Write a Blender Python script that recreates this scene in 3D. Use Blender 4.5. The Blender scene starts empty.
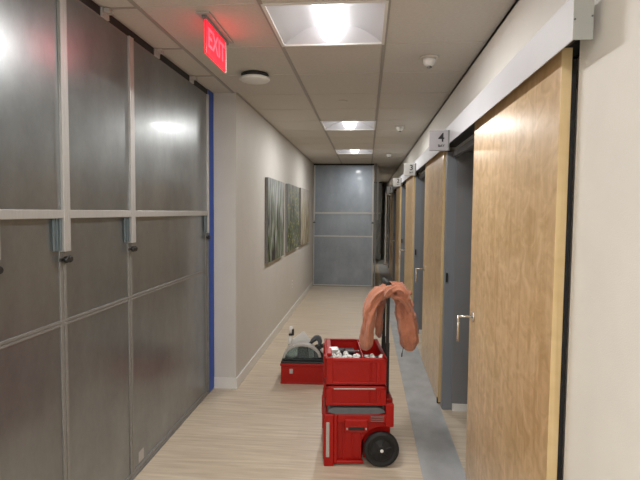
import bpy, bmesh, math, random
from mathutils import Vector, Matrix
random.seed(7)
PI = math.pi
S = bpy.context.scene
COL = S.collection

# ------------------------------------------------------------------ materials
def new_mat(name):
    m = bpy.data.materials.new(name); m.use_nodes = True
    nt = m.node_tree
    return m, nt, nt.nodes['Principled BSDF']

def setp(b, **k):
    names = dict(color='Base Color', rough='Roughness', metal='Metallic', coat='Coat Weight', crough='Coat Roughness',
                 ior='IOR', trans='Transmission Weight', spec='Specular IOR Level', sheen='Sheen Weight', alpha='Alpha',
                 ecol='Emission Color', estr='Emission Strength', sss='Subsurface Weight', aniso='Anisotropic')
    for a, v in k.items():
        if isinstance(v, tuple) and len(v) == 3: v = (*v, 1)
        b.inputs[names[a]].default_value = v

def noise_mat(name, color, rough=.5, metal=0, var=.06, scale=20, bump=0.0, bscale=None, stretch=(1, 1, 1), **kw):
    """plain material with a procedural tone variation and optional bump"""
    m, nt, b = new_mat(name)
    setp(b, rough=rough, metal=metal, **kw)
    tc = nt.nodes.new('ShaderNodeTexCoord'); mp = nt.nodes.new('ShaderNodeMapping')
    mp.inputs['Scale'].default_value = stretch
    nt.links.new(tc.outputs['Object'], mp.inputs['Vector'])
    n = nt.nodes.new('ShaderNodeTexNoise'); n.inputs['Scale'].default_value = scale; n.inputs['Detail'].default_value = 4
    nt.links.new(mp.outputs[0], n.inputs['Vector'])
    r = nt.nodes.new('ShaderNodeValToRGB')
    r.color_ramp.elements[0].position = .3; r.color_ramp.elements[1].position = .7
    r.color_ramp.elements[0].color = (*[c * (1 - var) for c in color], 1)
    r.color_ramp.elements[1].color = (*[min(1, c * (1 + var)) for c in color], 1)
    nt.links.new(n.outputs['Fac'], r.inputs['Fac']); nt.links.new(r.outputs[0], b.inputs['Base Color'])
    if bump:
        n2 = nt.nodes.new('ShaderNodeTexNoise'); n2.inputs['Scale'].default_value = bscale or scale * 4
        n2.inputs['Detail'].default_value = 3
        nt.links.new(mp.outputs[0], n2.inputs['Vector'])
        bp = nt.nodes.new('ShaderNodeBump'); bp.inputs['Strength'].default_value = bump; bp.inputs['Distance'].default_value = .01
        nt.links.new(n2.outputs['Fac'], bp.inputs['Height']); nt.links.new(bp.outputs[0], b.inputs['Normal'])
    return m

def emit_mat(name, color, strength):
    m, nt, b = new_mat(name)
    setp(b, color=color, rough=.4, ecol=color, estr=strength)
    return m

def wood_mat(name, c0, c1, fig=.62):
    m, nt, b = new_mat(name)
    L = nt.links.new; N = nt.nodes.new
    tc = N('ShaderNodeTexCoord')
    mp = N('ShaderNodeMapping'); mp.inputs['Scale'].default_value = (14, 14, .55)      # grain runs up the door
    L(tc.outputs['Object'], mp.inputs['Vector'])
    n1 = N('ShaderNodeTexNoise'); n1.inputs['Scale'].default_value = 2.2; n1.inputs['Detail'].default_value = 6; n1.inputs['Distortion'].default_value = .6
    L(mp.outputs[0], n1.inputs['Vector'])
    mp2 = N('ShaderNodeMapping'); mp2.inputs['Scale'].default_value = (3.5, 4.5, 5.5)       # quilted figure
    mp2.inputs['Rotation'].default_value = (.5, .1, 0)
    L(tc.outputs['Object'], mp2.inputs['Vector'])
    n2 = N('ShaderNodeTexNoise'); n2.inputs['Scale'].default_value = 2.4; n2.inputs['Detail'].default_value = 3; n2.inputs['Distortion'].default_value = 1.2
    L(mp2.outputs[0], n2.inputs['Vector'])
    mp3 = N('ShaderNodeMapping'); mp3.inputs['Scale'].default_value = (.1, 3.2, .02)  # veneer leaves
    L(tc.outputs['Object'], mp3.inputs['Vector'])
    vo = N('ShaderNodeTexVoronoi'); vo.inputs['Scale'].default_value = 1.3
    L(mp3.outputs[0], vo.inputs['Vector'])
    mx = N('ShaderNodeMix'); mx.data_type = 'FLOAT'; mx.inputs[0].default_value = fig
    L(n1.outputs['Fac'], mx.inputs[2]); L(n2.outputs['Fac'], mx.inputs[3])
    r = N('ShaderNodeValToRGB'); r.color_ramp.elements[0].position = .36; r.color_ramp.elements[1].position = .64
    r.color_ramp.elements[0].color = (*c0, 1); r.color_ramp.elements[1].color = (*c1, 1)
    L(mx.outputs[0], r.inputs['Fac'])
    hs = N('ShaderNodeHueSaturation')
    mr = N('ShaderNodeMapRange'); mr.inputs['To Min'].default_value = .93; mr.inputs['To Max'].default_value = 1.06
    sep = N('ShaderNodeSeparateColor'); L(vo.outputs['Color'], sep.inputs[0]); L(sep.outputs[0], mr.inputs['Value'])
    L(mr.outputs[0], hs.inputs['Value']); L(r.outputs[0], hs.inputs['Color'])
    L(hs.outputs[0], b.inputs['Base Color'])
    bp = N('ShaderNodeBump'); bp.inputs['Strength'].default_value = .12; bp.inputs['Distance'].default_value = .004
    L(n2.outputs['Fac'], bp.inputs['Height']); L(bp.outputs[0], b.inputs['Normal'])
    setp(b, rough=.33, coat=.25, crough=.22)
    return m

def floor_mat(name, c0, c1, along_x=True):
    m, nt, b = new_mat(name)
    L = nt.links.new; N = nt.nodes.new
    tc = N('ShaderNodeTexCoord')
    br = N('ShaderNodeTexBrick'); br.offset = .37
    br.inputs['Scale'].default_value = 1; br.inputs['Mortar Size'].default_value = .0012
    br.inputs['Brick Width'].default_value = 1.22; br.inputs['Row Height'].default_value = .18
    br.inputs['Color1'].default_value = (.40, .40, .40, 1); br.inputs['Color2'].default_value = (.62, .62, .62, 1)
    br.inputs['Mortar'].default_value = (.30, .30, .30, 1)
    L(tc.outputs['Object'], br.inputs['Vector'])
    mp = N('ShaderNodeMapping'); mp.inputs['Scale'].default_value = (1.6, 26, 1)
    L(tc.outputs['Object'], mp.inputs['Vector'])
    n1 = N('ShaderNodeTexNoise'); n1.inputs['Scale'].default_value = 1.5; n1.inputs['Detail'].default_value = 7
    n1.inputs['Roughness'].default_value = .65
    L(mp.outputs[0], n1.inputs['Vector'])
    mx = N('ShaderNodeMix'); mx.data_type = 'FLOAT'; mx.inputs[0].default_value = .22
    sep = N('ShaderNodeSeparateColor'); L(br.outputs['Color'], sep.inputs[0])
    L(n1.outputs['Fac'], mx.inputs[2]); L(sep.outputs[0], mx.inputs[3])
    r = N('ShaderNodeValToRGB'); r.color_ramp.elements[0].position = .35; r.color_ramp.elements[1].position = .65
    r.color_ramp.elements[0].color = (*c0, 1); r.color_ramp.elements[1].color = (*c1, 1)
    L(mx.outputs[0], r.inputs['Fac']); L(r.outputs[0], b.inputs['Base Color'])
    setp(b, rough=.38, spec=.45)
    return m

def frosted_mat(name, color, rough):
    """brushed, milky grey plastic sheet with a broad gloss"""
    m, nt, b = new_mat(name)
    L = nt.links.new; N = nt.nodes.new
    tc = N('ShaderNodeTexCoord')
    mp = N('ShaderNodeMapping'); mp.inputs['Scale'].default_value = (1.6, 1.6, .9)
    L(tc.outputs['Object'], mp.inputs['Vector'])
    n1 = N('ShaderNodeTexNoise'); n1.inputs['Scale'].default_value = 2.2; n1.inputs['Detail'].default_value = 9; n1.inputs['Roughness'].default_value = .72
    L(mp.outputs[0], n1.inputs['Vector'])
    r = N('ShaderNodeValToRGB'); r.color_ramp.elements[0].position = .3; r.color_ramp.elements[1].position = .75
    r.color_ramp.elements[0].color = (*[c * .80 for c in color], 1); r.color_ramp.elements[1].color = (*[c * 1.22 for c in color], 1)
    L(n1.outputs['Fac'], r.inputs['Fac']); L(r.outputs[0], b.inputs['Base Color'])
    n2 = N('ShaderNodeTexNoise'); n2.inputs['Scale'].default_value = 160; n2.inputs['Detail'].default_value = 2
    L(mp.outputs[0], n2.inputs['Vector'])
    bp = N('ShaderNodeBump'); bp.inputs['Strength'].default_value = .05; bp.inputs['Distance'].default_value = .002
    setp(b, metal=.8, spec=.6, rough=rough, coat=.25, crough=.08)
    return m

M = {}
M['wall'] = noise_mat('wall_paint', (.60, .58, .545), .6, var=.02, scale=6, bump=.08, bscale=260)
M['wallr'] = noise_mat('wall_paint_cream_lit', (.84, .82, .775), .6, var=.02, scale=6, bump=.10, bscale=260)  # cream raised in tone, in place of stronger light on the right wall
M['jamb'] = noise_mat('grey_jamb_paint', (.19, .195, .205), .5, var=.03, scale=8, bump=.05)
M['frame_grey'] = noise_mat('blue_grey_frame_paint', (.20, .215, .24), .4, var=.03, scale=8)
M['white'] = noise_mat('white_trim', (.72, .71, .68), .45, var=.02, scale=8)
M['tile'] = noise_mat('ceiling_tile', (.63, .60, .555), .85, var=.04, scale=60, bump=.35, bscale=420)
M['tbar'] = noise_mat('ceiling_grid', (.36, .335, .31), .5, var=.02)
M['tbar_light'] = noise_mat('ceiling_grid_cross', (.62, .59, .545), .5, var=.02)
M['floor'] = floor_mat('plank_floor', (.45, .365, .275), (.67, .58, .46))
M['strip'] = noise_mat('blue_grey_vinyl', (.37, .385, .40), .42, var=.16, scale=5, stretch=(1.6, 1, 1), bump=.02)
M['wood'] = wood_mat('maple_veneer', (.54, .345, .155), (.77, .535, .295))
M['wood_edge'] = wood_mat('maple_edge', (.56, .40, .19), (.70, .53, .29), .25)
M['fascia'] = noise_mat('satin_aluminium', (.56, .56, .59), .55, metal=.12, var=.02, scale=4)
M['cap'] = noise_mat('grey_end_cap', (.40, .41, .39), .45, metal=.2, var=.02, scale=4)
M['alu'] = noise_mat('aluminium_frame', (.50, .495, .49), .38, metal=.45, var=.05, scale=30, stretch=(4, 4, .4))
M['alu_low'] = noise_mat('dark_aluminium', (.28, .275, .265), .42, metal=.45, var=.08, scale=30)  # darker grey for the lower frames and top rails
M['track'] = noise_mat('blue_grey_track', (.17, .215, .24), .35, metal=.4, var=.05, scale=30)
M['frost'] = frosted_mat('frosted_panel', (.270, .288, .296), .31)
M['frost_end'] = frosted_mat('frosted_panel_far', (.24, .275, .32), .34)
M['black'] = noise_mat('black_plastic', (.012, .012, .013), .42, var=.2, scale=30)
M['rubber'] = noise_mat('black_rubber', (.009, .009, .010), .65, var=.2, scale=40, bump=.1)
M['dgrey'] = noise_mat('dark_grey_plastic', (.075, .085, .10), .45, var=.1, scale=30)
M['lid'] = noise_mat('slate_grey_plastic', (.12, .135, .155), .45, var=.08, scale=30)
M['lgrey'] = noise_mat('light_grey_plastic', (.45, .43, .41), .45, var=.05, scale=30)
M['mgrey'] = noise_mat('mid_grey_plastic', (.19, .19, .185), .45, var=.1, scale=30)
M['red'] = noise_mat('red_plastic', (.37, .007, .004), .40, var=.06, scale=25, bump=.03, bscale=300, spec=.3)
M['tape'] = noise_mat('blue_tape', (.01, .07, .42), .5, var=.08, scale=12)
M['whitep'] = noise_mat('white_plastic', (.80, .80, .78), .35, var=.02, scale=20)
M['signp'] = noise_mat('grey_sign_panel', (.36, .35, .37), .5, var=.03, scale=40)
M['ink'] = noise_mat('black_lettering', (.015, .015, .018), .5, var=.02)
M['steel'] = noise_mat('brushed_steel', (.70, .68, .64), .25, metal=.9, var=.03, scale=30)
M['reflector'] = noise_mat('white_reflector', (.62, .63, .68), .5, var=.01, scale=5)
M['lens'] = emit_mat('lit_lens', (1, .975, .94), 3.6)
LAMP_W = 22
M['exit'] = None

def red_panel():
    m, nt, b = new_mat('lit_red_panel')
    L = nt.links.new; N = nt.nodes.new
    setp(b, color=(.5, .01, .015), rough=.3, ecol=(1, .012, .03), estr=1.7)
    return m
M['exit'] = red_panel()
M['exit_letter'] = emit_mat('lit_exit_letters', (1, .055, .08), 2.1)

def jacket_mat():
    m = noise_mat('salmon_fabric', (.45, .18, .108), .9, var=.10, scale=14, bump=.25, bscale=120, sheen=.3)
    return m
M['jacket'] = jacket_mat()

def clear_mat(name, col, rough, alpha=1.0, trans=.9):
    m, nt, b = new_mat(name); setp(b, color=col, rough=rough, trans=trans, ior=1.3)
    return m
M['guard'] = clear_mat('smoky_clear_guard', (.55, .66, .66), .08, trans=.92)

def canvas_mat(name, seed, dark, mid, light, dots=False):
    m, nt, b = new_mat(name)
    L = nt.links.new; N = nt.nodes.new
    tc = N('ShaderNodeTexCoord')
    mp = N('ShaderNodeMapping'); mp.inputs['Location'].default_value = (seed, seed * 2, seed); mp.inputs['Scale'].default_value = (1, 8, 1.2)
    L(tc.outputs['Object'], mp.inputs['Vector'])
    n = N('ShaderNodeTexNoise'); n.inputs['Scale'].default_value = 2.4; n.inputs['Detail'].default_value = 6; n.inputs['Distortion'].default_value = .5
    L(mp.outputs[0], n.inputs['Vector'])
    r = N('ShaderNodeValToRGB'); e = r.color_ramp.elements
    e[0].position = .42; e[0].color = (*dark, 1); e[1].position = .60; e[1].color = (*light, 1)
    k = e.new(.48); k.color = (*mid, 1)
    L(n.outputs['Fac'], r.inputs['Fac'])
    # the picture itself is greener at the foot and mistier at the top (printed image)
    sx = N('ShaderNodeSeparateXYZ'); L(tc.outputs['Object'], sx.inputs[0])
    mr = N('ShaderNodeMapRange'); mr.inputs['From Min'].default_value = .3; mr.inputs['From Max'].default_value = 1.05
    L(sx.outputs['Z'], mr.inputs['Value'])
    n3 = N('ShaderNodeTexNoise'); n3.inputs['Scale'].default_value = 5; L(tc.outputs['Object'], n3.inputs['Vector'])
    mu = N('ShaderNodeMath'); mu.operation = 'MULTIPLY'; L(mr.outputs[0], mu.inputs[0]); L(n3.outputs['Fac'], mu.inputs[1])
    mx = N('ShaderNodeMix'); mx.data_type = 'RGBA'
    L(mu.outputs[0], mx.inputs[0]); L(r.outputs[0], mx.inputs[6]); mx.inputs[7].default_value = (.40, .41, .45, 1)
    out = mx.outputs[2]
    if dots:
        vo = N('ShaderNodeTexVoronoi'); vo.inputs['Scale'].default_value = 16; L(tc.outputs['Object'], vo.inputs['Vector'])
        cr = N('ShaderNodeValToRGB'); cr.color_ramp.elements[0].position = .25; cr.color_ramp.elements[1].position = .32
        cr.color_ramp.elements[0].color = (1, 1, 1, 1); cr.color_ramp.elements[1].color = (0, 0, 0, 1)
        L(vo.outputs['Distance'], cr.inputs['Fac'])
        m2 = N('ShaderNodeMix'); m2.data_type = 'RGBA'; L(cr.outputs[0], m2.inputs[0]); L(out, m2.inputs[6])
        m2.inputs[7].default_value = (.42, .42, .16, 1); out = m2.outputs[2]
    L(out, b.inputs['Base Color']); setp(b, rough=.6)
    return m
M['art1'] = canvas_mat('grass_print', 3.1, (.022, .015, .02), (.085, .125, .035), (.34, .35, .35))
M['art2'] = canvas_mat('leaf_print', 8.7, (.018, .022, .012), (.07, .10, .04), (.25, .27, .26), True)
M['art3'] = canvas_mat('blossom_print', 5.3, (.16, .12, .07), (.34, .30, .16), (.48, .42, .38))

# ------------------------------------------------------------------ mesh helpers
def box(bm, x0, x1, y0, y1, z0, z1, mi=0):
    vs = [bm.verts.new(p) for p in ((x0,y0,z0),(x1,y0,z0),(x1,y1,z0),(x0,y1,z0),(x0,y0,z1),(x1,y0,z1),(x1,y1,z1),(x0,y1,z1))]
    for f in ((0,3,2,1),(4,5,6,7),(0,1,5,4),(1,2,6,5),(2,3,7,6),(3,0,4,7)):
        bm.faces.new([vs[i] for i in f]).material_index = mi

def cyl(bm, c0, c1, r0, r1=None, n=20, cap=True):
    if r1 is None: r1 = r0
    c0 = Vector(c0); c1 = Vector(c1); d = (c1 - c0).normalized()
    a = d.orthogonal().normalized(); b_ = d.cross(a)
    A = [bm.verts.new(c0 + (a*math.cos(2*PI*i/n) + b_*math.sin(2*PI*i/n))*r0) for i in range(n)]
    B = [bm.verts.new(c1 + (a*math.cos(2*PI*i/n) + b_*math.sin(2*PI*i/n))*r1) for i in range(n)]
    for i in range(n):
        f = bm.faces.new((A[i], A[(i+1) % n], B[(i+1) % n], B[i])); f.smooth = n > 8
    if cap:
        bm.faces.new(A[::-1]); bm.faces.new(B)

def lathe(bm, prof, c, axis='Z', n=28):
    """prof: list of (radius, height) along the axis from c"""
    rings = []
    for r, h in prof:
        ring = []
        for i in range(n):
            a = 2*PI*i/n; u, v = r*math.cos(a), r*math.sin(a)
            p = {'Z': (u, v, h), 'Y': (u, h, v), 'X': (h, u, v)}[axis]
            ring.append(bm.verts.new(Vector(c) + Vector(p)))
        rings.append(ring)
    for A, B in zip(rings, rings[1:]):
        for i in range(n):
            f = bm.faces.new((A[i], A[(i+1) % n], B[(i+1) % n], B[i])); f.smooth = True
    bm.faces.new(rings[0][::-1]); bm.faces.new(rings[-1])

def prism(bm, pts, axis, a0, a1):
    """outline pts (2D) extruded along axis between a0 and a1"""
    def P(u, v, w): return {'Y': (u, w, v), 'X': (w, u, v), 'Z': (u, v, w)}[axis]
    A = [bm.verts.new(P(u, v, a0)) for u, v in pts]; B = [bm.verts.new(P(u, v, a1)) for u, v in pts]
    n = len(pts)
    for i in range(n): bm.faces.new((A[i], A[(i+1) % n], B[(i+1) % n], B[i]))
    bm.faces.new(A[::-1]); bm.faces.new(B)

def tube(bm, pts, r, n=8):
    for a, b in zip(pts, pts[1:]): cyl(bm, a, b, r, n=n)

def obj(name, bm, mat, parent=None, bevel=0, seg=2, loc=None):
    bmesh.ops.recalc_face_normals(bm, faces=bm.faces)
    me = bpy.data.meshes.new(name); bm.to_mesh(me); bm.free()
    for m in (mat if isinstance(mat, (list, tuple)) else [mat]): me.materials.append(m)
    o = bpy.data.objects.new(name, me); COL.objects.link(o)
    if parent: o.parent = parent
    if loc: o.location = loc
    if bevel:
        md = o.modifiers.new('bevel', 'BEVEL'); md.width = bevel; md.segments = seg; md.limit_method = 'ANGLE'
    return o

def bx(name, dims, mat, parent=None, bevel=0, loc=None):
    bm = bmesh.new()
    for d in (dims if isinstance(dims[0], (list, tuple)) else [dims]): box(bm, *d)
    return obj(name, bm, mat, parent, bevel, loc=loc)

def bxs(name, dims, mat, parent=None, bevel=0):
    return [bx(name, d, mat, parent, bevel) for d in dims]

def tag(o, label, cat, group=None):
    o['label'] = label; o['category'] = cat
    if group: o['group'] = group
    return o

def thing(name, label, cat, loc=(0, 0, 0), rz=0, group=None):
    o = bpy.data.objects.new(name, None); COL.objects.link(o)
    o.location = loc; o.rotation_euler = (0, 0, rz); o.empty_display_size = .1
    return tag(o, label, cat, group)

def struct(name, dims, mat, bevel=0):
    o = bx(name, dims, mat, None, bevel); o['kind'] = 'structure'; return o

def text_bm(txt, size, font_depth=.001):
    cu = bpy.data.curves.new('t', 'FONT'); cu.body = txt; cu.size = size; cu.extrude = font_depth
    cu.align_x = 'CENTER'; cu.align_y = 'CENTER'; cu.offset = size * .012
    ob = bpy.data.objects.new('t', cu); COL.objects.link(ob)
    bpy.context.view_layer.update()
    me = bpy.data.meshes.new_from_object(ob.evaluated_get(bpy.context.evaluated_depsgraph_get()))
    bpy.data.objects.remove(ob); bpy.data.curves.remove(cu)
    bm = bmesh.new(); bm.from_mesh(me); bpy.data.meshes.remove(me)
    return bm

# ------------------------------------------------------------------ dimensions
H = 1.5412; CZ = 2.536
XL, XG, XR = -1.108, -1.319, .68
XA, Y0, T = -.5207, 3.0, .61
YB = -4.0; YE = 10.2; YF = 18.0
YC = 4.13                      # corner where the left wall begins
XROOM = 3.0
WT = .25                       # right wall thickness

# ------------------------------------------------------------------ shell
struct('floor', (-3.6, XROOM + .1, YB - .1, YF + .1, -.1, 0), M['floor'])
struct('trim_1', (.348, .602, YB, YF, 0, .003), M['strip'])          # grey vinyl border along the doors
# ceiling tiles, each cell with its own bevelled edge; fixtures sit in empty cells
FIX = [(-2, -9), (0, -1), (0, -10), (0, -6), (0, 4), (0, 8)]
lights_rows = [-11, -8, -6, -1, 4, 8]
bm = bmesh.new()
x_edges = [XA + T * k for k in (-3, -2, -1, 0, 1, 2)]
for j in range(-12, 26):
    ya, yb = Y0 + j * T, Y0 + (j + 1) * T
    ya = max(ya, YB); yb = min(yb, YF)
    if yb <= ya: continue
    for i in range(5):
        xa, xb = x_edges[i], min(x_edges[i + 1], XR)
        if i == 3 and False: continue
        if i == 3 - 0 and x_edges[i] == x_edges[3] and j in lights_rows: continue
        box(bm, xa, xb, ya, yb, CZ, CZ + .02)
o = obj('ceiling', bm, M['tile']); o['kind'] = 'structure'
struct('ceiling_2', [(XR, XROOM, YB, YF, CZ - .02, CZ + .08), (-3.6, x_edges[0], YB, YF, CZ, CZ + .08), (x_edges[0], XR, YB - .1, YF + .1, CZ + .14, CZ + .2)], M['tile'])
tb = [(x - .011, x + .011, YB, YF, CZ - .004, CZ + .001) for x in (x_edges[1], x_edges[2], x_edges[3], x_edges[4])]
tb.append((XL, XL + .018, YC, YE, CZ - .004, CZ + .001))
struct('trim_2', tb, M['tbar'])
tbl = []
for j in range(-11, 25):
    y = Y0 + j * T
    for i in range(4):
        tbl.append((x_edges[i + 1] + .011 if i else x_edges[0], x_edges[i + 2] - .011 if i < 3 else XR - .018, y - .0035, y + .0035, CZ - .0025, CZ + .001))
    if j in range(-3, 3): pass
# long cross bars beside the partition (continuous to the clamps)
struct('trim_3', [(-1.70, x_edges[2] - .011, Y0 + j*T - .008, Y0 + j*T + .008, CZ - .0038, CZ + .001) for j in range(-11, 2)], M['tbar'])
struct('trim_4', tbl, M['tbar_light'])

# left side: near wall, corner face, long wall
struct('wall_left', [(XG - .25, XG - .01, YB, 1.60, 0, CZ), (-3.6, -1.9, 1.60, YC + .1, 0, CZ)], M['wall'])
struct('wall_left_2', (-3.6, XL, YC, 13.3, 0, CZ), M['wall'])
struct('wall_left_3', (-3.6, XL, 14.3, YF, 0, CZ), M['wall'])
struct('baseboard_left', [(XL, XL + .012, YC - .012, 10.15, 0, .098), (XG + .012, XL, YC - .012, YC, 0, .098)], M['white'], .003)
struct('wall_back', (-3.6, XROOM + .1, YB - .1, YB, 0, CZ), M['wall'])
struct('wall_front', (-3.6, XROOM + .1, YF, YF + .1, 0, CZ), M['wall'])
struct('wall_far_right', (XROOM, XROOM + .1, YB, YF, 0, CZ), M['wall'])

# right wall with its openings (y0, y1)
OPEN = [(2.78, 3.88), (5.22, 6.33), (7.70, 8.80), (10.2, 11.3), (12.7, 13.8)]
OH = 2.02
segs = [(.638, XR, YB, 1.60, 0, CZ)]; y = YB
for a, b in OPEN:
    segs.append((XR, XR + WT, y, a, 0, CZ)); segs.append((XR, XR + WT, a, b, OH, CZ)); y = b
segs.append((XR, XR + WT, y, YF, 0, CZ))
struct('wall_right', segs, M['wallr'])
struct('wall_right_rooms', [(XR + WT, XROOM, a - .65, a - .55, 0, CZ) for a, b in OPEN], M['wall'])
# grey painted reveals with a frame post standing a little into the corridor
jb = []; fr = []; bb = []
for a, b in OPEN:
    jb += [(XR - .001, XR + WT + .01, b - .012, b + .0, 0, OH), (XR - .001, XR + WT + .01, a, a + .012, 0, OH),
           (XR - .001, XR + WT + .01, a, b, OH - .012, OH)]
    fr += [(XR - .072, XR + .004, b - .005, b + .06, 0.004, OH - .012), (XR - .02, XR - .002, a - .06, a + .012, 0.004, OH - .012),
           (XR - .03, XR, a, b, OH - .05, OH - .013)]
    bb += [(XR + .006, XR + WT, b - .024, b - .012, 0, .055)]
struct('trim_5', jb, M['jamb']); struct('trim_6', fr, M['frame_grey'], .002); struct('baseboard_right', bb, M['white'])

# ------------------------------------------------------------------ sliding doors
FX0, FX1 = .559, .613
DX0, DX1 = .595, .628
ZB, ZT = 2.022, 2.146
DOORS = [(1.625, 2.87), (3.99, 5.20), (6.46, 7.72), (8.98, 10.25), (11.45, 12.7)]
nums = ['4', '3', '2', '1']
for i, (a, b) in enumerate(DOORS):
    # panel
    bm = bmesh.new(); box(bm, DX0, DX1, a, b, .012, ZB + .034)
    bm.faces.ensure_lookup_table()
    for f in bm.faces:
        c = f.calc_center_median()
        if abs(c.y - a) < 1e-4 or abs(c.y - b) < 1e-4: f.material_index = 1
    d = obj('door_%d' % (i + 1), bm, [M['wood'], M['wood_edge']], bevel=.0015); d['kind'] = 'structure'
    # black brush seal down the trailing edge, between leaf and wall
    bx('edge_seal', (DX1, DX1 + .014, a + .002, a + .022, .012, ZB), M['rubber'], d)
    hy = b - .105; hz = .972
    bm = bmesh.new()
    lathe(bm, [(.027, 0), (.027, -.006), (.024, -.008)], (DX0, hy, hz), 'X', 24)
    cyl(bm, (DX0, hy, hz), (DX0 - .085, hy, hz), .006, n=12)
    hn = obj('handle', bm, M['steel'], d)
    bm = bmesh.new()
    cyl(bm, (DX0 - .083, hy, hz + .006), (DX0 - .083, hy, hz - .140), .0065, n=12)
    obj('lever', bm, M['steel'], hn)
    bx('floor_guide', (DX0 - .006, DX1 + .006, a + .004, a + .03, .003, .045), M['rubber'], d)
    # strike on the frame post
    if i < len(OPEN):
        s = struct('trim_%d' % (20 + i), (XR - .064, XR - .05, OPEN[i][1] - .018, OPEN[i][1] + .03, 1.05 - .04, 1.05 + .03), M['black'])
    # header box
    h0, h1 = (1.455, 3.955) if i == 0 else (DOORS[i][0] - .008, DOORS[i][0] + 2.44)
    bm = bmesh.new(); box(bm, FX0, FX0 + .004, h0, h1, ZB, ZT + .0); box(bm, FX0 + .004, FX1, h0 + .003, h1, ZT - .004, ZT)
    hd = obj('trim_%d' % (10 + i), bm, M['fascia']); hd['kind'] = 'structure'
    bx('end_cap', [(FX0, FX1, h0 - .003, h0, ZB, ZT)], M['cap'], hd)
    bx('running_track', [(DX0 - .008, FX1, h0 + .01, h1, ZB + .035, ZB + .05), (FX1 - .004, XR, h0 + .25, h1, ZB + .03, ZT - .01)], M['black'], hd)
    if i == 0:
        bm = bmesh.new()
        for (x, z) in ((FX0 + .004, ZB + .055), (FX1 - .004, ZB + .063)): cyl(bm, (x, h0 - .003, z), (x, h0 - .006, z), .0025, n=10)
        obj('screw', bm, M['dgrey'], hd)

# flag signs over the door openings
SIGNY = [3.50, 5.80, 8.20, 10.8]
descr = ['nearest grey square sign reading 4, sticking out from header above first opening', 'second square sign reading 3 above the wooden doors',
         'small white square sign reading 2 farther down the corridor', 'farthest sign reading 1, in the unlit end of the corridor']
for i, sy in enumerate(SIGNY):
    t = thing('room_sign', descr[i], 'sign', (FX0, sy, 2.040), 0, 'room number signs')
    w = .128
    bx('sign_panel', (-w - .006, -.006, 0, .018, -.069, .069), M['signp'] if i == 0 else M['whitep'], t, .002)
    bx('wall_bracket', (-.010, -.0005, -.008, .034, -.070, .070), M['mgrey'], t, .001)
    bm = text_bm(nums[i], .085); bmesh.ops.rotate(bm, verts=bm.verts, matrix=Matrix.Rotation(PI/2, 3, 'X'))
    bmesh.ops.translate(bm, verts=bm.verts, vec=(-.054, -.001, .018)); obj('numeral', bm, M['ink'], t)
    bm = text_bm('BAY', .024); bmesh.ops.rotate(bm, verts=bm.verts, matrix=Matrix.Rotation(PI/2, 3, 'X'))
    bmesh.ops.translate(bm, verts=bm.verts, vec=(-.054, -.001, -.036)); obj('lettering', bm, M['ink'], t)

# ------------------------------------------------------------------ temporary partition panels
def partition(name, label, a, b, mat, far=False, swap=False, zt=2.487, marks=None):
    """panel standing on the floor between a and b; local x = along the panel, local y = thickness (towards the room = -y)"""
    t = thing(name, label, 'partition panel', (0, 0, 0), 0, 'grey partition panels')
    w = b - a
    zr = 1.522; zl = 1.045
    p = .023 if not far else .035
    # lower section (stands behind), upper section (slides in front)
    bx('lower_sheet', (0 + .01, w - .01, .004, .012, .03, zr + .05), mat, t)
    bx('upper_sheet', (0 + .01, w - .01, -.012, -.004, zr - .01, zt - .01), mat, t)
    fr = [(.003, .022, -.002, .020, .012, zr), (w - .022, w - .003, -.002, .020, .012, zr), (-.001, .0035, .002, .020, .012, zr), (w - .0035, w + .001, .002, .020, .012, zr), (0, w, -.004, .020, .012, .036), (0, w, -.003, .019, zl - .013, zl - .003), (0, w, -.003, .019, zl + .003, zl + .013), (0, w, .002, .019, zl - .004, zl + .004)]
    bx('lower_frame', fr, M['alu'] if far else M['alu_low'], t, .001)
    bx('foot_channel', (0, w, -.012, .028, .001, .013), M['mgrey'], t)
    fu = [(0, p, -.026, -.002, 1.36, zt), (w - p, w, -.026, -.002, 1.36, zt), (p, w - p, -.024, -.002, zr - .018, zr + .018)]
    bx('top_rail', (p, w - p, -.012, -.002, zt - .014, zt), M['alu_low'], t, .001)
    bx('upper_frame', fu, M['alu'], t, .002)
    # grooves of the upper posts
    bxs('slide_track', [(p + .002, p + .010, -.012, -.003, 1.365, zr - .018), (w - p - .016, w - p - .004, -.014, -.003, 1.365, zr - .018), (w - p - .034, w - p - .024, -.012, -.003, 1.365, zr - .018), (w - p - .050, w - p - .044, -.010, -.003, 1.365, zr - .018)], M['track'], t)
    for xx in (p*.5, w - p*.5):
        bm = bmesh.new(); lathe(bm, [(.005, 0), (.005, -.012), (.014, -.014), (.016, -.024), (.012, -.032)], (xx, -.003, 1.325), 'Y', 14)
        box(bm, xx - .03, xx + .03, -.018, -.010, 1.318, 1.332)
        obj('clamp_knob', bm, M['black'], t, .002)
    bx('top_gasket', (0, w, -.012, .012, zt, CZ - .006), M['rubber'], t)
    return t

def place_left(t, a):
    # local +x -> world +y ; local -y -> world +x
    t.location = (XG, a, 0); t.rotation_euler = (0, 0, PI / 2)

pa = partition('partition_panel', 'nearest grey frosted partition panel, cut off by left image edge', 1.615, 2.036, M['frost'])
place_left(pa, 1.615)
pb = partition('partition_panel', 'narrow grey frosted partition panel, second one along left side', 2.036, 2.652, M['frost'])
place_left(pb, 2.036)
pc = partition('partition_panel', 'wide grey frosted partition panel ending at the blue tape', 2.652, 3.985, M['frost'])
place_left(pc, 2.652)
pd_ = partition('partition_panel', 'bluish frosted partition panel closing the end of the corridor', 0, 1.24, M['frost_end'], True, zt=2.50)
pd_.location = (XL + .01, YE, 0)
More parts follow.
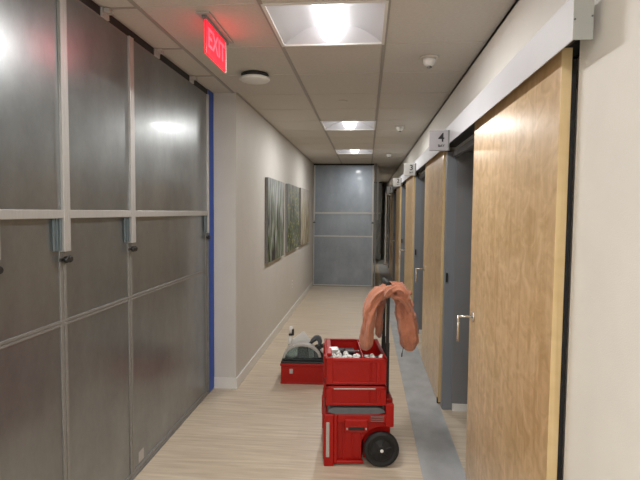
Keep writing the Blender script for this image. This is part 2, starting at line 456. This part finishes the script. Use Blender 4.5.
# an edge strip between last left panel and the corner
struct('trim_7', (XG - .02, XG + .016, 3.988, YC, 0, CZ), M['mgrey'])
for nm, y in (('topmost', 2.39), ('middle', 3.0), ('farthest', 3.61)):
    lab = {'topmost': 'nearest grid clamp holding the left partition to ceiling', 'middle': 'middle grid clamp on ceiling above partition post',
           'farthest': 'farthest grid clamp on ceiling, close to the blue tape'}[nm]
    t = thing('ceiling_clamp', lab, 'clamp', (XG, y, CZ - .005), 0, 'clamps on the ceiling grid')
    bx('clamp_body', [(-.03, .022, -.035, .035, -.045, -.001)], M['alu'], t, .003)
    bxs('clamp_jaw', [(.022, .052, -.022, -.008, -.022, -.001), (.022, .052, .008, .022, -.022, -.001)], M['lgrey'], t, .002)
# small white sticker on the wide panel
tag(bx('sticker', (XG - .0038, XG - .0028, 2.735, 2.80, .045, .110), M['lgrey']), 'small pale sticker at the foot of the wide partition panel', 'sticker')
# blue tape down the edge strip, slightly wavy edges
bm = bmesh.new()
n = 30; xs = []
for k in range(n + 1):
    z = .012 + (CZ - .02) * k / n
    off = .004 * math.sin(k * .9) + (.012 if 1.45 < z < 1.6 else 0)
    xs.append((3.994 + off * .4, 4.124 + off * .3, z))
for (a0, a1, z0), (b0, b1, z1) in zip(xs, xs[1:]):
    vs = [bm.verts.new(p) for p in ((XG + .0170, a0, z0), (XG + .0170, a1, z0), (XG + .0170, b1, z1), (XG + .0170, b0, z1))]
    bm.faces.new(vs)
bmesh.ops.remove_doubles(bm, verts=bm.verts, dist=1e-5)
r = bmesh.ops.extrude_face_region(bm, geom=bm.faces[:]); bmesh.ops.translate(bm, verts=[v for v in r['geom'] if isinstance(v, bmesh.types.BMVert)], vec=(.002, 0, 0))
tag(obj('masking_tape', bm, M['tape']), 'bright blue tape running floor to ceiling beside the partition', 'tape')

# far, unlit stretch of the corridor
pe = partition('partition_panel', 'dark partition panel far down the unlit stretch beyond the corridor end', 0, 1.1, M['frost'])
pe.location = (-.62, 16.2, 0)
pf = thing('aluminium_post', 'pale thin post standing in the dark stretch beyond end panel', 'post', (.56, 14.6, 0))
bx('post_shaft', (-.022, .022, -.02, .02, 0, 2.15), M['lgrey'], pf, .002); bx('post_foot', (-.05, .05, -.05, .05, 0, .02), M['mgrey'], pf, .002)
struct('trim_8', (XL + 1.27, XL + 1.30, YE - .02, YE + .04, 0, CZ), M['mgrey'])
struct('trim_9', (XL + 1.325, XL + 1.355, YE + .5, YE + .53, 1.38, CZ), M['alu'])

# ------------------------------------------------------------------ ceiling lights
def ceiling_light(row, label):
    y = Y0 + row * T
    t = thing('ceiling_light', label, 'ceiling light', (XA + T/2, y + T/2, CZ), 0, 'recessed ceiling lights')
    q = T/2; f = .017
    bx('frame', [(-q, -q + f, -q, q, -.006, .004), (q - f, q, -q, q, -.006, .004), (-q + f, q - f, -q, -q + f, -.006, .004), (-q + f, q - f, q - f, q, -.006, .004)], M['whitep'], t)
    # curved reflector wings
    bm = bmesh.new(); prof = []
    for k in range(9):
        s = k / 8; prof.append((-(q - f) + (q - f - .085) * s, .004 + .085 * math.sin(s * PI / 2)))
    prof2 = [(-u, v) for u, v in prof[::-1]]
    pts = prof + prof2
    for (u0, v0), (u1, v1) in zip(pts, pts[1:]):
        a_, b_ = -q + f, q - f
        vs = [bm.verts.new(p) for p in ((u0, a_, v0), (u1, a_, v1), (u1, b_, v1), (u0, b_, v0))]
        fc = bm.faces.new(vs); fc.smooth = True
    bmesh.ops.remove_doubles(bm, verts=bm.verts, dist=1e-5)
    for yy in (-q + f, q - f):      # sloping end plates
        sgn = 1 if yy < 0 else -1
        lo = [bm.verts.new((u, yy, .003)) for u, v in pts]; hi = [bm.verts.new((u, yy + sgn * v * .5, v)) for u, v in pts]
        for i in range(len(pts) - 1):
            if pts[i][1] + pts[i+1][1] > .0081: bm.faces.new((lo[i], lo[i+1], hi[i+1], hi[i]))
    obj('reflector', bm, M['reflector'], t)
    # round-nosed lens hanging along the middle
    bm = bmesh.new(); ny = 14; nn = 14; R = .078; rings = []
    for j in range(ny + 1):
        yy = (-q + f + .03) + (2 * (q - f) - .06) * j / ny
        e = 1.0
        rings.append([bm.verts.new((R * math.cos(PI + PI * i / nn) * e, yy, .075 + 1.0 * R * math.sin(PI + PI * i / nn) * e)) for i in range(nn + 1)])
    for A, B in zip(rings, rings[1:]):
        for i in range(nn):
            fc = bm.faces.new((A[i], A[i+1], B[i+1], B[i])); fc.smooth = True
    bm.faces.new(rings[0]); bm.faces.new(rings[-1])
    obj('lens', bm, M['lens'], t)
    ld = bpy.data.lights.new('lamp', 'AREA'); ld.shape = 'RECTANGLE'; ld.size = .10; ld.size_y = .46; ld.energy = LAMP_W if row >= 0 or row == -1 else LAMP_W * 1.5; ld.color = (1, .985, .955)  # added fixtures behind the viewpoint run stronger
    lo = bpy.data.objects.new('lamp', ld); COL.objects.link(lo); lo.parent = t; lo.location = (0, 0, -.0045)
    bx('housing', [(-q + .004, q - .004, -q + .004, q - .004, .098, .104), (-q, -q + .004, -q, q, .004, .1), (q - .004, q, -q, q, .004, .1), (-q, q, -q, -q + .004, .004, .1), (-q, q, q - .004, q, .004, .1)], M['reflector'], t)
    return t
for row, lab in ((-1, 'large nearest square ceiling light, overhead at the top edge'), (4, 'square ceiling light in the middle of the corridor'),
                 (8, 'farthest small looking ceiling light before the end partition'), (-6, 'added ceiling light just overhead of the viewpoint, out of sight'), (-8, 'second added ceiling light behind the viewpoint, out of sight'),
                 (-11, 'added unseen ceiling light far behind the viewpoint near back wall')):  # rows behind the viewpoint are added, unseen, to raise the brightness
    ceiling_light(row, lab)
# added unseen lamp in a side room, spills light into the dark stretch
t = thing('ceiling_light', 'added ceiling light in side room beyond the corridor end, out of sight', 'ceiling light', (-2.2, 13.8, CZ))
bx('frame', (-.3, .3, -.3, .3, -.02, 0), M['whitep'], t); bx('lens', (-.27, .27, -.27, .27, -.026, -.02), emit_mat('added_lamp_lens', (1, .95, .88), 70), t)

# ------------------------------------------------------------------ ceiling fittings
t = thing('exit_sign', 'glowing red exit sign hanging edge-on from ceiling above partition', 'exit sign', (-.828, 2.68, CZ))
bx('canopy', (-.034, .034, -.225, .225, -.010, -.001), M['lgrey'], t, .002)
bx('mounting_bar', (-.012, .012, -.205, .205, -.026, -.010), M['mgrey'], t, .002)
bx('lit_panel', (-.005, .005, -.185, .165, -.192, -.024), M['exit'], t, .001)
bx('edge_rail', [(-.006, .006, .165, .173, -.194, -.024)], M['whitep'], t)
for s in (1, -1):
    bm = text_bm('EXIT', .14, .0006)
    bmesh.ops.scale(bm, verts=bm.verts, vec=(1.05, 1, 1))
    bmesh.ops.rotate(bm, verts=bm.verts, matrix=Matrix.Rotation(PI/2, 3, 'X'))
    bmesh.ops.rotate(bm, verts=bm.verts, matrix=Matrix.Rotation(PI/2 * s, 3, 'Z'))
    bmesh.ops.translate(bm, verts=bm.verts, vec=(s * .0058, -.01, -.107)); obj('lettering', bm, M['exit_letter'], t)

t = thing('ceiling_speaker', 'round white disc fitting on ceiling beyond the exit sign', 'ceiling fitting', (-.82, 3.58, CZ))
bm = bmesh.new(); lathe(bm, [(.095, -.002), (.100, -.010), (.092, -.024), (.075, -.028)], (0, 0, 0), 'Z', 36); obj('base_ring', bm, M['black'], t)
bm = bmesh.new(); lathe(bm, [(.085, -.026), (.105, -.030), (.110, -.042), (.098, -.052), (.03, -.056)], (0, 0, 0), 'Z', 36); obj('cover', bm, M['whitep'], t)

for (x, y, lab, k) in ((.386, 3.27, 'nearest white occupancy sensor on ceiling near the right wall', 1), (.367, 5.80, 'second white ceiling sensor, between the two nearer lights', 1),
                    (.361, 8.47, 'farthest white ceiling sensor, close to the end partition', 1)):
    t = thing('ceiling_sensor', lab, 'sensor', (x, y, CZ), 0, 'white ceiling sensors')
    bm = bmesh.new(); lathe(bm, [(.060, -.001), (.060, -.006), (.050, -.012)], (0, 0, 0), 'Z', 28); obj('base_plate', bm, M['tile'], t)
    bm = bmesh.new(); lathe(bm, [(.041, -.010), (.041, -.030), (.034, -.046), (.018, -.056), (.004, -.058)], (0, 0, 0), 'Z', 24); obj('dome', bm, M['whitep'], t)
    bm = bmesh.new(); lathe(bm, [(.008, -.055), (.016, -.062), (.016, -.068), (.006, -.072)], (0, 0, 0), 'Z', 14); obj('lens_tip', bm, M['mgrey'], t)
bm = bmesh.new(); lathe(bm, [(.042, -.001), (.042, -.005), (.036, -.007)], (-.225, 4.49, CZ), 'Z', 24)
tag(obj('sprinkler_cover', bm, M['tbar_light']), 'small flat grey disc in ceiling tile ahead of second light', 'sprinkler cover')

# ------------------------------------------------------------------ wall art and outlet
for (y0, y1, z0, z1, mat, lab) in ((5.33, 6.38, .975, 1.915, M['art1'], 'nearest canvas print of tall green grass on left wall'),
                              (6.69, 7.80, .985, 1.925, M['art2'], 'middle canvas print with spotted leaves on left wall'),
                              (8.03, 9.25, .985, 1.935, M['art3'], 'farthest canvas print, pale blossom tones, near end partition')):
    t = thing('canvas_print', lab, 'picture', (XL, y0, z0), 0, 'canvas prints on the left wall')
    bx('print_face', (.034, .038, 0, y1 - y0, 0, z1 - z0), mat, t)
    bx('stretcher_frame', (.002, .034, .002, y1 - y0 - .002, .002, z1 - z0 - .002), M['mgrey'], t)
t = thing('wall_outlet', 'white wall outlet low on the left wall near baseboard', 'outlet', (XL, 7.35, .45))
bx('cover_plate', (0, .006, -.037, .037, -.058, .058), M['whitep'], t, .002)
bxs('socket', [(.006, .008, -.017, .017, .008, .038), (.006, .008, -.017, .017, -.038, -.008)], M['lgrey'], t, .002)

# ------------------------------------------------------------------ tool stack
A = math.radians(6)
SX, SY = -.241, 2.905
def spot(lx, ly, z=0): 
    c, s = math.cos(A), math.sin(A); return (SX + lx * c - ly * s, SY + lx * s + ly * c, z)

# rolling tool box (front corner bottom-left is local origin)
W, D = .425, .47
t = thing('rolling_tool_box', 'large red wheeled tool box at the bottom of stack', 'tool box', spot(0, 0), A)
zt = .325
bm = bmesh.new()
# body outline seen from the wheel side, with an arch over the wheel
arch = [(.355 + .122 * math.cos(a), .107 + .122 * math.sin(a)) for a in [PI * (.5 + .05 * k) for k in range(0, 11)]]
pts = [(.012, 0.008), (.235, 0.008)] + [p for p in arch[::-1] if p[0] < .36 and p[1] > .02] + [(W, .229), (W, zt - .02), (W - .01, zt), (.01, zt), (0, zt - .02), (0, .03)]
prism(bm, pts, 'Y', .035, D - .035)
# inner core between the wheels
body = obj('body', bm, M['red'], t, .004)
bx('axle_housing', (.25, W - .01, .07, D - .07, .02, .24), M['red'], t, .004)
# corner pillars and raised frame on both faces
for (y0, y1) in ((0.0, .036), (D - .036, D)):
    fr = [(.004, .062, y0, y1, 0, .322), (.062, .085, y0 + .008, y1 - .001, .012, .318), (.062, .245, y0 + .012, y1, .012, .03),
           (.085, W - .02, y0 + .006, y1, .270, .320), (W - .05, W, y0, y1, .245, .385)]
    bx('corner_frame', fr, M['red'], t, .005)
bxs('side_rib', [(.118, .130, .026, .036, .03, .27), (.175, .183, .029, .036, .03, .20), (.225, .233, .029, .036, .03, .19)], M['red'], t, .002)
for s, y0, y1 in ((1, -.006, .001), (-1, D - .001, D + .006)):
    bx('pull_rail', (.016, .036, y0, y1, .06, .275), M['lgrey'], t, .003)
bx('latch_frame', (.128, .268, -.004, .030, .212, .292), M['red'], t, .006)
bx('latch_opening', (.152, .248, -.006, .0, .226, .248), M['black'], t, .002)
bxs('latch_pin', [(.138, .147, -.008, -.003, .230, .242), (.253, .262, -.008, -.003, .230, .242)], M['lgrey'], t, .001)
bxs('vent_line', [(.285, .365, -.001, .008, .2800, .2835), (.285, .365, -.001, .008, .2930, .2965), (.285, .365, -.001, .008, .306, .3095)], M['mgrey'], t)
bm = bmesh.new()
prism(bm, [(.025, .330), (.075, .318), (.325, .318), (.375, .330), (.36, .350), (.335, .360), (.06, .360), (.035, .352)], 'Y', .010, D - .010)
obj('lid', bm, M['lid'], t, .003)
bxs('front_latch', [(-.006, .002, .08, .17, .20, .30), (-.006, .002, .29, .38, .20, .30)], M['red'], t, .004)
for side, (y0, sg) in enumerate(((.030, -1), (D - .030, 1))):
    c = (.352, y0, .108)
    bm = bmesh.new()
    prof = [(.070, 0), (.100, .002), (.107, .010), (.107, .036), (.100, .046), (.082, .047), (.078, .040)]
    lathe(bm, [(r_, sg * h_) for r_, h_ in prof], c, 'Y', 40)
    wh = obj('wheel', bm, M['rubber'], t)
    bm = bmesh.new(); lathe(bm, [(.070, sg * .036), (.062, sg * .044), (.030, sg * .046), (.024, sg * .052)], c, 'Y', 32)
    for k in range(6):
        a = k * PI / 3 + .3
        p0 = Vector(c) + Vector((math.cos(a) * .026, sg * .047, math.sin(a) * .026)); p1 = Vector(c) + Vector((math.cos(a) * .066, sg * .040, math.sin(a) * .066))
        cyl(bm, p0, p1, .006, n=8)
    obj('hub', bm, M['rubber'], wh)
    bm = bmesh.new(); lathe(bm, [(.010, sg * .050), (.010, sg * .056), (.006, sg * .058)], c, 'Y', 14); obj('hub_cap', bm, M['whitep'], wh)
# telescopic handle
for y in (.165, .34):
    bx('handle_pole', [(.390, .416, y - .010, y + .010, .02, .72)], M['black'], t, .003)
    bx('inner_pole', [(.393, .413, y - .007, y + .007, .70, 1.085)], M['black'], t, .002)
bx('pole_bracket', [(.385, .428, .07, .37, .36, .395)], M['red'], t, .005)
bm = bmesh.new(); cyl(bm, (.403, .150, 1.090), (.403, .36, 1.090), .019, n=18); obj('grip', bm, M['rubber'], t, .003)

def crate_box(name, label, loc, w, d, h, open_top):
    t = thing(name, label, 'tool box', loc, A)
    th = .012
    sh = [(0, w, .004, .004 + th, 0.008, h), (0, w, d - th - .004, d - .004, .008, h), (0.004, .004 + th, 0, d, .008, h), (w - th - .004, w - .004, 0, d, .008, h), (.01, w - .01, .01, d - .01, .002, .014)]
    if not open_top: sh.append((.006, w - .006, .006, d - .006, h - .012, h))
    bx('shell', sh, M['red'], t, .003)
    rm = [(-.004, w + .004, -.006, .016, h - .020, h), (-.004, w + .004, d - .016, d + .006, h - .020, h), (-.004, .018, -.006, d + .006, h - .020, h), (w - .018, w + .004, -.006, d + .006, h - .020, h)]
    bx('rim', rm, M['red'], t, .004)
    for (y0, y1) in ((-.003, .006), (d - .006, d + .003)):
        ribs = [(0, .040, y0, y1, .0, h - .01), (w - .060, w, y0, y1, .0, h - .01), (.04, w - .06, y0 + .001, y1, .0, .016), (w - .10, w - .092, y0, y1, .016, h - .02), (w - .040, w - .034, y0 - .002, y1, .02, h - .03)]
        bx('rib_frame', ribs, M['red'], t, .003)
    bxs('side_latch', [(-.012, .004, .07, .13, .02, h - .01), (-.012, .004, d - .13, d - .07, .02, h - .01)], M['red'], t, .003)
    bx('foot', [(.03, w - .03, .02, d - .02, -.010, .003)], M['dgrey'], t, .002)
    return t
CW, CD = .362, .46
cz = .377
tm = crate_box('organizer_box', 'shallow closed red tool box, middle of the stack', spot(.014, .004, cz), CW, CD, .118, False)
bx('front_lip', (.045, CW - .065, -.008, .004, .100, .108), M['lgrey'], tm, .002)
cz2 = cz + .118 + .011
tc = crate_box('open_tool_crate', 'open red crate of fittings, topmost box of the stack', spot(.014, .004, cz2), CW, CD, .160, True)
DV = .225
bx('divider', (DV - .003, DV + .003, .012, CD - .012, .013, .152), M['red'], tc, .001)
bx('front_latch', (.0, .042, -.010, .002, .125, .166), M['red'], tc, .004)
bx('carry_handle', [(.006, .036, .06, CD - .06, .155, .172)], M['red'], tc, .004)
bm = bmesh.new()
for (u, v) in ((-.011, .10), (-.011, .13)): lathe(bm, [(.006, 0), (.009, .004), (.004, .007)], (u, v, .06), 'X', 12)
obj('lock_button', bm, M['lgrey'], tc)

# contents of the crate: white fittings and black tools resting on one another
base_z = cz2 + .0155
def fitting(kind, lx, ly, lz, rx, ry, rz, s, label, parent=None):
    bm = bmesh.new()
    if kind == 0:      # white pipe elbow
        tube(bm, [(0, 0, -.02), (0, 0, .012)], .013 * s, 14); tube(bm, [(0, 0, .008), (.028, 0, .012)], .013 * s, 14)
        lathe(bm, [(.017 * s, -.024), (.017 * s, -.012)], (0, 0, 0), 'Z', 16)
        lathe(bm, [(.017 * s, .022), (.017 * s, .034)], (0, 0, .012), 'X', 16)
        nm = 'pipe_elbow'; cat = 'pipe fitting'
    elif kind == 1:    # white square bracket / box fitting
        box(bm, -.022*s, .022*s, -.004, .004, -.022*s, .022*s); box(bm, -.022*s, -.016*s, -.02, .02, -.022*s, .022*s); box(bm, .016*s, .022*s, -.02, .02, -.022*s, .022*s)
        box(bm, -.022*s, .022*s, -.02, .02, .014*s, .022*s)
        nm = 'mounting_bracket'; cat = 'bracket'
    elif kind == 2:    # white tee
        tube(bm, [(-.028, 0, 0), (.028, 0, 0)], .012 * s, 14); tube(bm, [(0, 0, 0), (0, 0, .028)], .012 * s, 14)
        for e in (-1, 1): lathe(bm, [(.016*s, e*.020), (.016*s, e*.030)], (0, 0, 0), 'X', 14)
        lathe(bm, [(.016*s, .020), (.016*s, .030)], (0, 0, 0), 'Z', 14)
        nm = 'pipe_tee'; cat = 'pipe fitting'
    o = obj(nm, bm, M['whitep'], None)
    p = spot(.014 + lx, .004 + ly, base_z + lz)
    o.location = p; o.rotation_euler = (rx, ry, rz + A)
    return tag(o, label, cat, 'white fittings in the open crate')
random.seed(11)
lx = .04; i = 0
cols = 7
tallest = {0: 'white pipe elbows jumbled in the open red crate', 1: 'white square brackets jumbled in the open red crate', 2: 'white pipe tees jumbled in the open red crate'}
fitting(1, .050, .185, .128, .2, 0, .2, 1.25, 'white square bracket standing upright at left of red crate')
for layer, z in enumerate((.028, .072, .116)):
    for r_ in range(3):
        for c_ in range(4):
            if layer == 2 and c_ == 0 and r_ == 2: continue
            k = random.choice((0, 0, 2, 2, 1))
            fitting(k, .036 + c_ * .050 + random.uniform(-.006, .006), .058 + r_ * .055 + random.uniform(-.006, .006), z + random.uniform(-.004, .004) - r_ * .006,
                    random.uniform(-1, 1), random.uniform(-1, 1), random.uniform(0, 6), 1.0, tallest[k])
for c_ in range(3):
    fitting(random.choice((0, 2)), DV + .03 + c_ * .036, .055, .118, random.uniform(-.8, .8), random.uniform(-.6, .6), random.uniform(0, 6), .9, 'white pipe fittings in narrow right compartment of crate' )
def bar_tool(lx, ly, z, ln, rz, label, r=.013):
    t = thing('hand_tool', label, 'hand tool', spot(.014 + lx, .004 + ly, base_z + z), A + rz)
    bm = bmesh.new(); lathe(bm, [(r*.7, -ln/2), (r, -ln/2 + .008), (r*.85, -.02), (r*1.1, 0), (r*.7, .006)], (0, 0, 0), 'X', 14); obj('tool_grip', bm, M['black'], t)
    bm = bmesh.new(); cyl(bm, (.002, 0, 0), (ln/2, 0, 0), .0045, n=10); box(bm, ln/2 - .004, ln/2 + .01, -.006, .006, -.002, .002); obj('shaft', bm, M['mgrey'], t)
bar_tool(.125, .250, .118, .17, .03, 'long black tool lying behind the white fittings', .017)
bar_tool(.105, .285, .105, .16, -.1, 'black handled tool near rear wall of crate', .016)
bar_tool(.110, .215, .080, .16, .2, 'black tool half under the white fittings', .015)
bar_tool(DV + .058, .11, .118, .10, .12, 'short black tool in the narrow right compartment', .012)
bar_tool(DV + .056, .16, .110, .10, -.1, 'second black tool in right compartment, under the jacket', .012)
t = thing('cable_pouch', 'black pouch filling the rear of the open crate', 'pouch', spot(.014 + .115, .004 + .37, base_z), A)
bx('pouch_body', (-.08, .08, -.045, .045, 0, .085), M['black'], t, .015); bx('pouch_flap', (-.082, .082, -.05, .05, .083, .092), M['dgrey'], t, .004)

# ------------------------------------------------------------------ jacket draped over the handle
def swept(bm, pts, radii, flat, ridges, amp, seed, n=28, sub=6, depth=1.0):
    """soft folded strand: Catmull-Rom path in (x, y, z), elliptical section rippled into folds"""
    P = [Vector(p) for p in pts]; P = [P[0] * 2 - P[1]] + P + [P[-1] * 2 - P[-2]]
    Rr = [radii[0]] + list(radii) + [radii[-1]]
    path = []
    for i in range(1, len(P) - 2):
        for k in range(sub):
            s = k / sub; s2, s3 = s*s, s*s*s
            path.append((.5 * ((2*P[i]) + (P[i+1]-P[i-1])*s + (2*P[i-1]-5*P[i]+4*P[i+1]-P[i+2])*s2 + (3*P[i]-P[i-1]-3*P[i+1]+P[i+2])*s3), Rr[i]*(1-s)+Rr[i+1]*s))
    path.append((P[-2], Rr[-2]))
    rings = []
    for j, (p, r) in enumerate(path):
        d = (path[min(j+1, len(path)-1)][0] - path[max(j-1, 0)][0]).normalized()
        yv = Vector((0, 1, 0)); u = yv.cross(d).normalized(); v = d.cross(u)
        t_ = j / (len(path) - 1)
        rr = r * (math.sqrt(max(.05, min(1, min(t_, 1 - t_) * 9 + .25))))
        ring = []
        for i in range(n):
            a = 2*PI*i/n
            f = 1 + amp * math.sin(ridges*a + seed + 2.2*math.sin(t_*5 + seed)) + amp*.5*math.sin((ridges+3)*a - seed*2 + t_*6)
            ring.append(bm.verts.new(p + u * (math.cos(a) * rr * f) + v * (math.sin(a) * rr * flat * f)))
        rings.append(ring)
    for Aa, B in zip(rings, rings[1:]):
        for i in range(n): bm.faces.new((Aa[i], Aa[(i+1) % n], B[(i+1) % n], B[i]))
    bm.faces.new(rings[0][::-1]); bm.faces.new(rings[-1])

JY = 3.12
K = 494.1
def jp(px, py, y=JY):    # plain metric layout of the drape around the grip
    return ((px - 366.2) / K * y + 0.0, y, H - (py - 212.6) / K * y)
bm = bmesh.new()
# sleeve / front left strand
swept(bm, [jp(367, 350, 3.04), jp(368, 339, 3.04), jp(369.5, 322, 3.03), jp(371, 309, 3.04), jp(376.5, 297, 3.06), jp(386, 289.5, 3.09)], [.030, .035, .034, .038, .046, .050], 1.5, 5, .17, .6)
# second left strand hanging further back
swept(bm, [jp(380.5, 338, 3.20), jp(380, 326, 3.20), jp(380.5, 312, 3.20), jp(383, 300, 3.19), jp(389, 291, 3.17)], [.018, .027, .031, .034, .040], 1.5, 5, .16, 2.0)
# bundle across the grip
swept(bm, [jp(378, 301, 3.19), jp(384, 292, 3.16), jp(392, 289.5, 3.13), jp(400, 292, 3.11), jp(406, 301, 3.11)], [.040, .046, .050, .052, .054], 2.4, 7, .13, 4.1)
# twisted roll on top
swept(bm, [jp(385, 297, 3.01), jp(392, 290.5, 2.97), jp(400, 288, 2.96), jp(406, 294, 2.96), jp(402, 302, 2.99)], [.020, .024, .026, .024, .018], 1.0, 4, .14, 5.0)
swept(bm, [jp(392, 298, 2.98), jp(399, 297, 2.96), jp(406, 302, 2.97), jp(410, 312, 2.99)], [.014, .020, .022, .016], 1.0, 3, .12, 2.2)
# broad right lobe
swept(bm, [jp(399, 291, 3.1), jp(403.5, 301, 3.08), jp(406, 314, 3.07), jp(408.5, 328, 3.07), jp(411.5, 350, 3.07)], [.046, .052, .060, .063, .050], 1.3, 6, .15, 1.3)
swept(bm, [jp(406, 296, 3.02), jp(411.5, 312, 3.01), jp(414, 328, 3.01), jp(415.5, 343, 3.02)], [.014, .022, .024, .020], 1.2, 4, .12, 3.3)
swept(bm, [jp(399, 300, 3.03), jp(401, 314, 3.0), jp(404, 330, 3.0), jp(407, 345, 3.02)], [.014, .020, .022, .018], 1.2, 4, .12, 1.1)
me0 = bpy.data.meshes.new('tmp'); bmesh.ops.recalc_face_normals(bm, faces=bm.faces); bm.to_mesh(me0); bm.free()
ob = bpy.data.objects.new('tmp', me0); COL.objects.link(ob)
rm = ob.modifiers.new('r', 'REMESH'); rm.mode = 'VOXEL'; rm.voxel_size = .004; rm.use_smooth_shade = True
sm = ob.modifiers.new('s', 'SMOOTH'); sm.factor = .5; sm.iterations = 2
tx = bpy.data.textures.new('folds', 'CLOUDS'); tx.noise_scale = .05; tx.noise_depth = 2
dp = ob.modifiers.new('d', 'DISPLACE'); dp.texture = tx; dp.strength = .012; dp.mid_level = .5; dp.texture_coords = 'GLOBAL'
tx2 = bpy.data.textures.new('creases', 'MARBLE'); tx2.noise_scale = .05; tx2.turbulence = 4
dp2 = ob.modifiers.new('d2', 'DISPLACE'); dp2.texture = tx2; dp2.strength = .016; dp2.mid_level = .5; dp2.texture_coords = 'GLOBAL'
bpy.context.view_layer.update()
me = bpy.data.meshes.new_from_object(ob.evaluated_get(bpy.context.evaluated_depsgraph_get())); me.name = 'jacket'
bpy.data.objects.remove(ob)
me.materials.clear(); me.materials.append(M['jacket'])
for p in me.polygons: p.use_smooth = True
jk = bpy.data.objects.new('jacket', me); COL.objects.link(jk)
tag(jk, 'salmon orange jacket draped over the tool cart handle', 'jacket')
bm = bmesh.new(); tube(bm, [jp(405, 347, 3.03), jp(404.5, 349, 3.03), jp(403.5, 354, 3.03)], .0022, 8); tube(bm, [jp(403.6, 353, 3.03), jp(403.3, 357, 3.03)], .004, 8)
obj('drawstring', bm, M['dgrey'], jk)

# ------------------------------------------------------------------ small red box and the power tool on it
BX, BY = -.745, 4.30
BW, BD, BH = .46, .33, .205
t = thing('red_tool_case', 'low red tool case on floor behind the stack', 'tool box', (BX, BY, 0), math.radians(3))
bx('body', [(0, BW, 0, BD, .004, BH - .03)], M['red'], t, .008)
bx('rim', [(-.006, BW + .006, -.006, BD + .006, BH - .045, BH - .018)], M['red'], t, .005)
bx('tray_top', [(0, BW, 0, BD, BH - .02, BH)], M['black'], t, .005)
bx('label_patch', [(.078, .108, -.003, .001, .095, .138)], M['lgrey'], t, .001)
bx('base_lip', [(-.003, BW + .003, -.003, BD + .003, 0, .018)], M['red'], t, .003)
# power saw with a curved guard
tz = BH
t = thing('power_saw', 'grey and black power tool with curved guard on low red case', 'power tool', (BX, BY, tz), math.radians(3))
bx('base_plate', (.005, .44, .03, .30, 0, .012), M['black'], t, .004)
def arc(cx, cz, rx, rz_, a0, a1, n=18): return [(cx + rx * math.cos(a0 + (a1 - a0) * k / n), cz + rz_ * math.sin(a0 + (a1 - a0) * k / n)) for k in range(n + 1)]
CX = .185; RX, RZ = .175, .135
outer = arc(CX, .012, RX, RZ, PI, .12); inner = arc(CX, .012, RX - .022, RZ - .022, .12, PI)
bm = bmesh.new(); prism(bm, outer + inner, 'Y', .045, .125); obj('guard_rim', bm, M['lgrey'], t, .004)
bm = bmesh.new(); prism(bm, arc(CX, .012, RX - .02, RZ - .02, PI, 0), 'Y', .058, .064); obj('guard_window', bm, M['guard'], t)
bm = bmesh.new(); lathe(bm, [(.048, 0), (.052, .01), (.052, .09), (.04, .10)], (.185, .085, .065), 'Y', 24)
box(bm, .14, .24, .075, .17, .013, .105); obj('motor', bm, M['black'], t, .004)
bxs('inner_bracket', [(.245, .285, .072, .12, .013, .095), (.03, .115, .085, .10, .013, .07)], M['lgrey'], t, .004)
bm = bmesh.new(); lathe(bm, [(.062, 0), (.062, .003)], (.09, .076, .072), 'Y', 32); obj('blade', bm, M['steel'], t)
# white plate behind, tilted
bm = bmesh.new(); prism(bm, [(.055, .10), (.25, .08), (.255, .155), (.195, .232), (.19, .236), (.11, .175), (.06, .145)], 'Y', .165, .175); obj('back_plate', bm, M['whitep'], t, .003)
# handle post
bm = bmesh.new(); cyl(bm, (.066, .13, .10), (.072, .13, .225), .020, .016, n=14); cyl(bm, (.072, .13, .225), (.078, .13, .285), .018, .015, n=14); obj('handle_post', bm, M['whitep'], t)
bx('trigger', (.058, .090, .105, .116, .205, .224), M['black'], t, .003)
bx('trigger_stem', (.086, .104, .112, .148, .205, .262), M['black'], t, .003)
# black rear handle, hollow grip with a thick rounded back
pts = [(.245, .135), (.262, .165), (.290, .195), (.325, .202), (.352, .185), (.362, .150), (.355, .105), (.335, .08), (.315, .09), (.325, .125), (.322, .150), (.308, .160), (.29, .148), (.27, .120)]
bm = bmesh.new(); prism(bm, pts, 'Y', .135, .185); obj('rear_handle', bm, M['dgrey'], t, .008, 3)
bm = bmesh.new(); lathe(bm, [(.035, 0), (.042, .02), (.030, .06)], (.325, .09, .09), 'Y', 20); box(bm, .29, .40, .08, .15, .013, .07); cyl(bm, (.30, .12, .10), (.41, .10, .13), .018, n=12); cyl(bm, (.235, .14, .12), (.31, .14, .165), .010, n=10); obj('gear_housing', bm, M['black'], t, .003)
bm = bmesh.new(); cyl(bm, (.355, .06, .10), (.405, .06, .045), .012, n=12); obj('side_lever', bm, M['lgrey'], t)

# ------------------------------------------------------------------ world, camera, view
w = bpy.data.worlds.new('world'); S.world = w; w.use_nodes = True
w.node_tree.nodes['Background'].inputs[0].default_value = (.5, .5, .5, 1); w.node_tree.nodes['Background'].inputs[1].default_value = .02
cam = bpy.data.cameras.new('camera'); co = bpy.data.objects.new('camera', cam); COL.objects.link(co)
f_, yaw, pit, rol = 494.1085, .0935, .0567, .0090
cam.sensor_width = 36; cam.lens = f_ / 640 * 36; cam.clip_start = .05; cam.clip_end = 60
fw = Vector((-math.sin(yaw) * math.cos(pit), math.cos(yaw) * math.cos(pit), -math.sin(pit)))
r0 = Vector((math.cos(yaw), math.sin(yaw), 0)); u0 = r0.cross(fw)
r1 = r0 * math.cos(rol) + u0 * math.sin(rol); u1 = -r0 * math.sin(rol) + u0 * math.cos(rol)
co.matrix_world = Matrix(((r1.x, u1.x, -fw.x, 0), (r1.y, u1.y, -fw.y, 0), (r1.z, u1.z, -fw.z, H), (0, 0, 0, 1)))
S.camera = co
vs = S.view_settings
vs.view_transform = 'Standard'; vs.look = 'None'; vs.exposure = 0.0; vs.gamma = 1; vs.use_curve_mapping = False
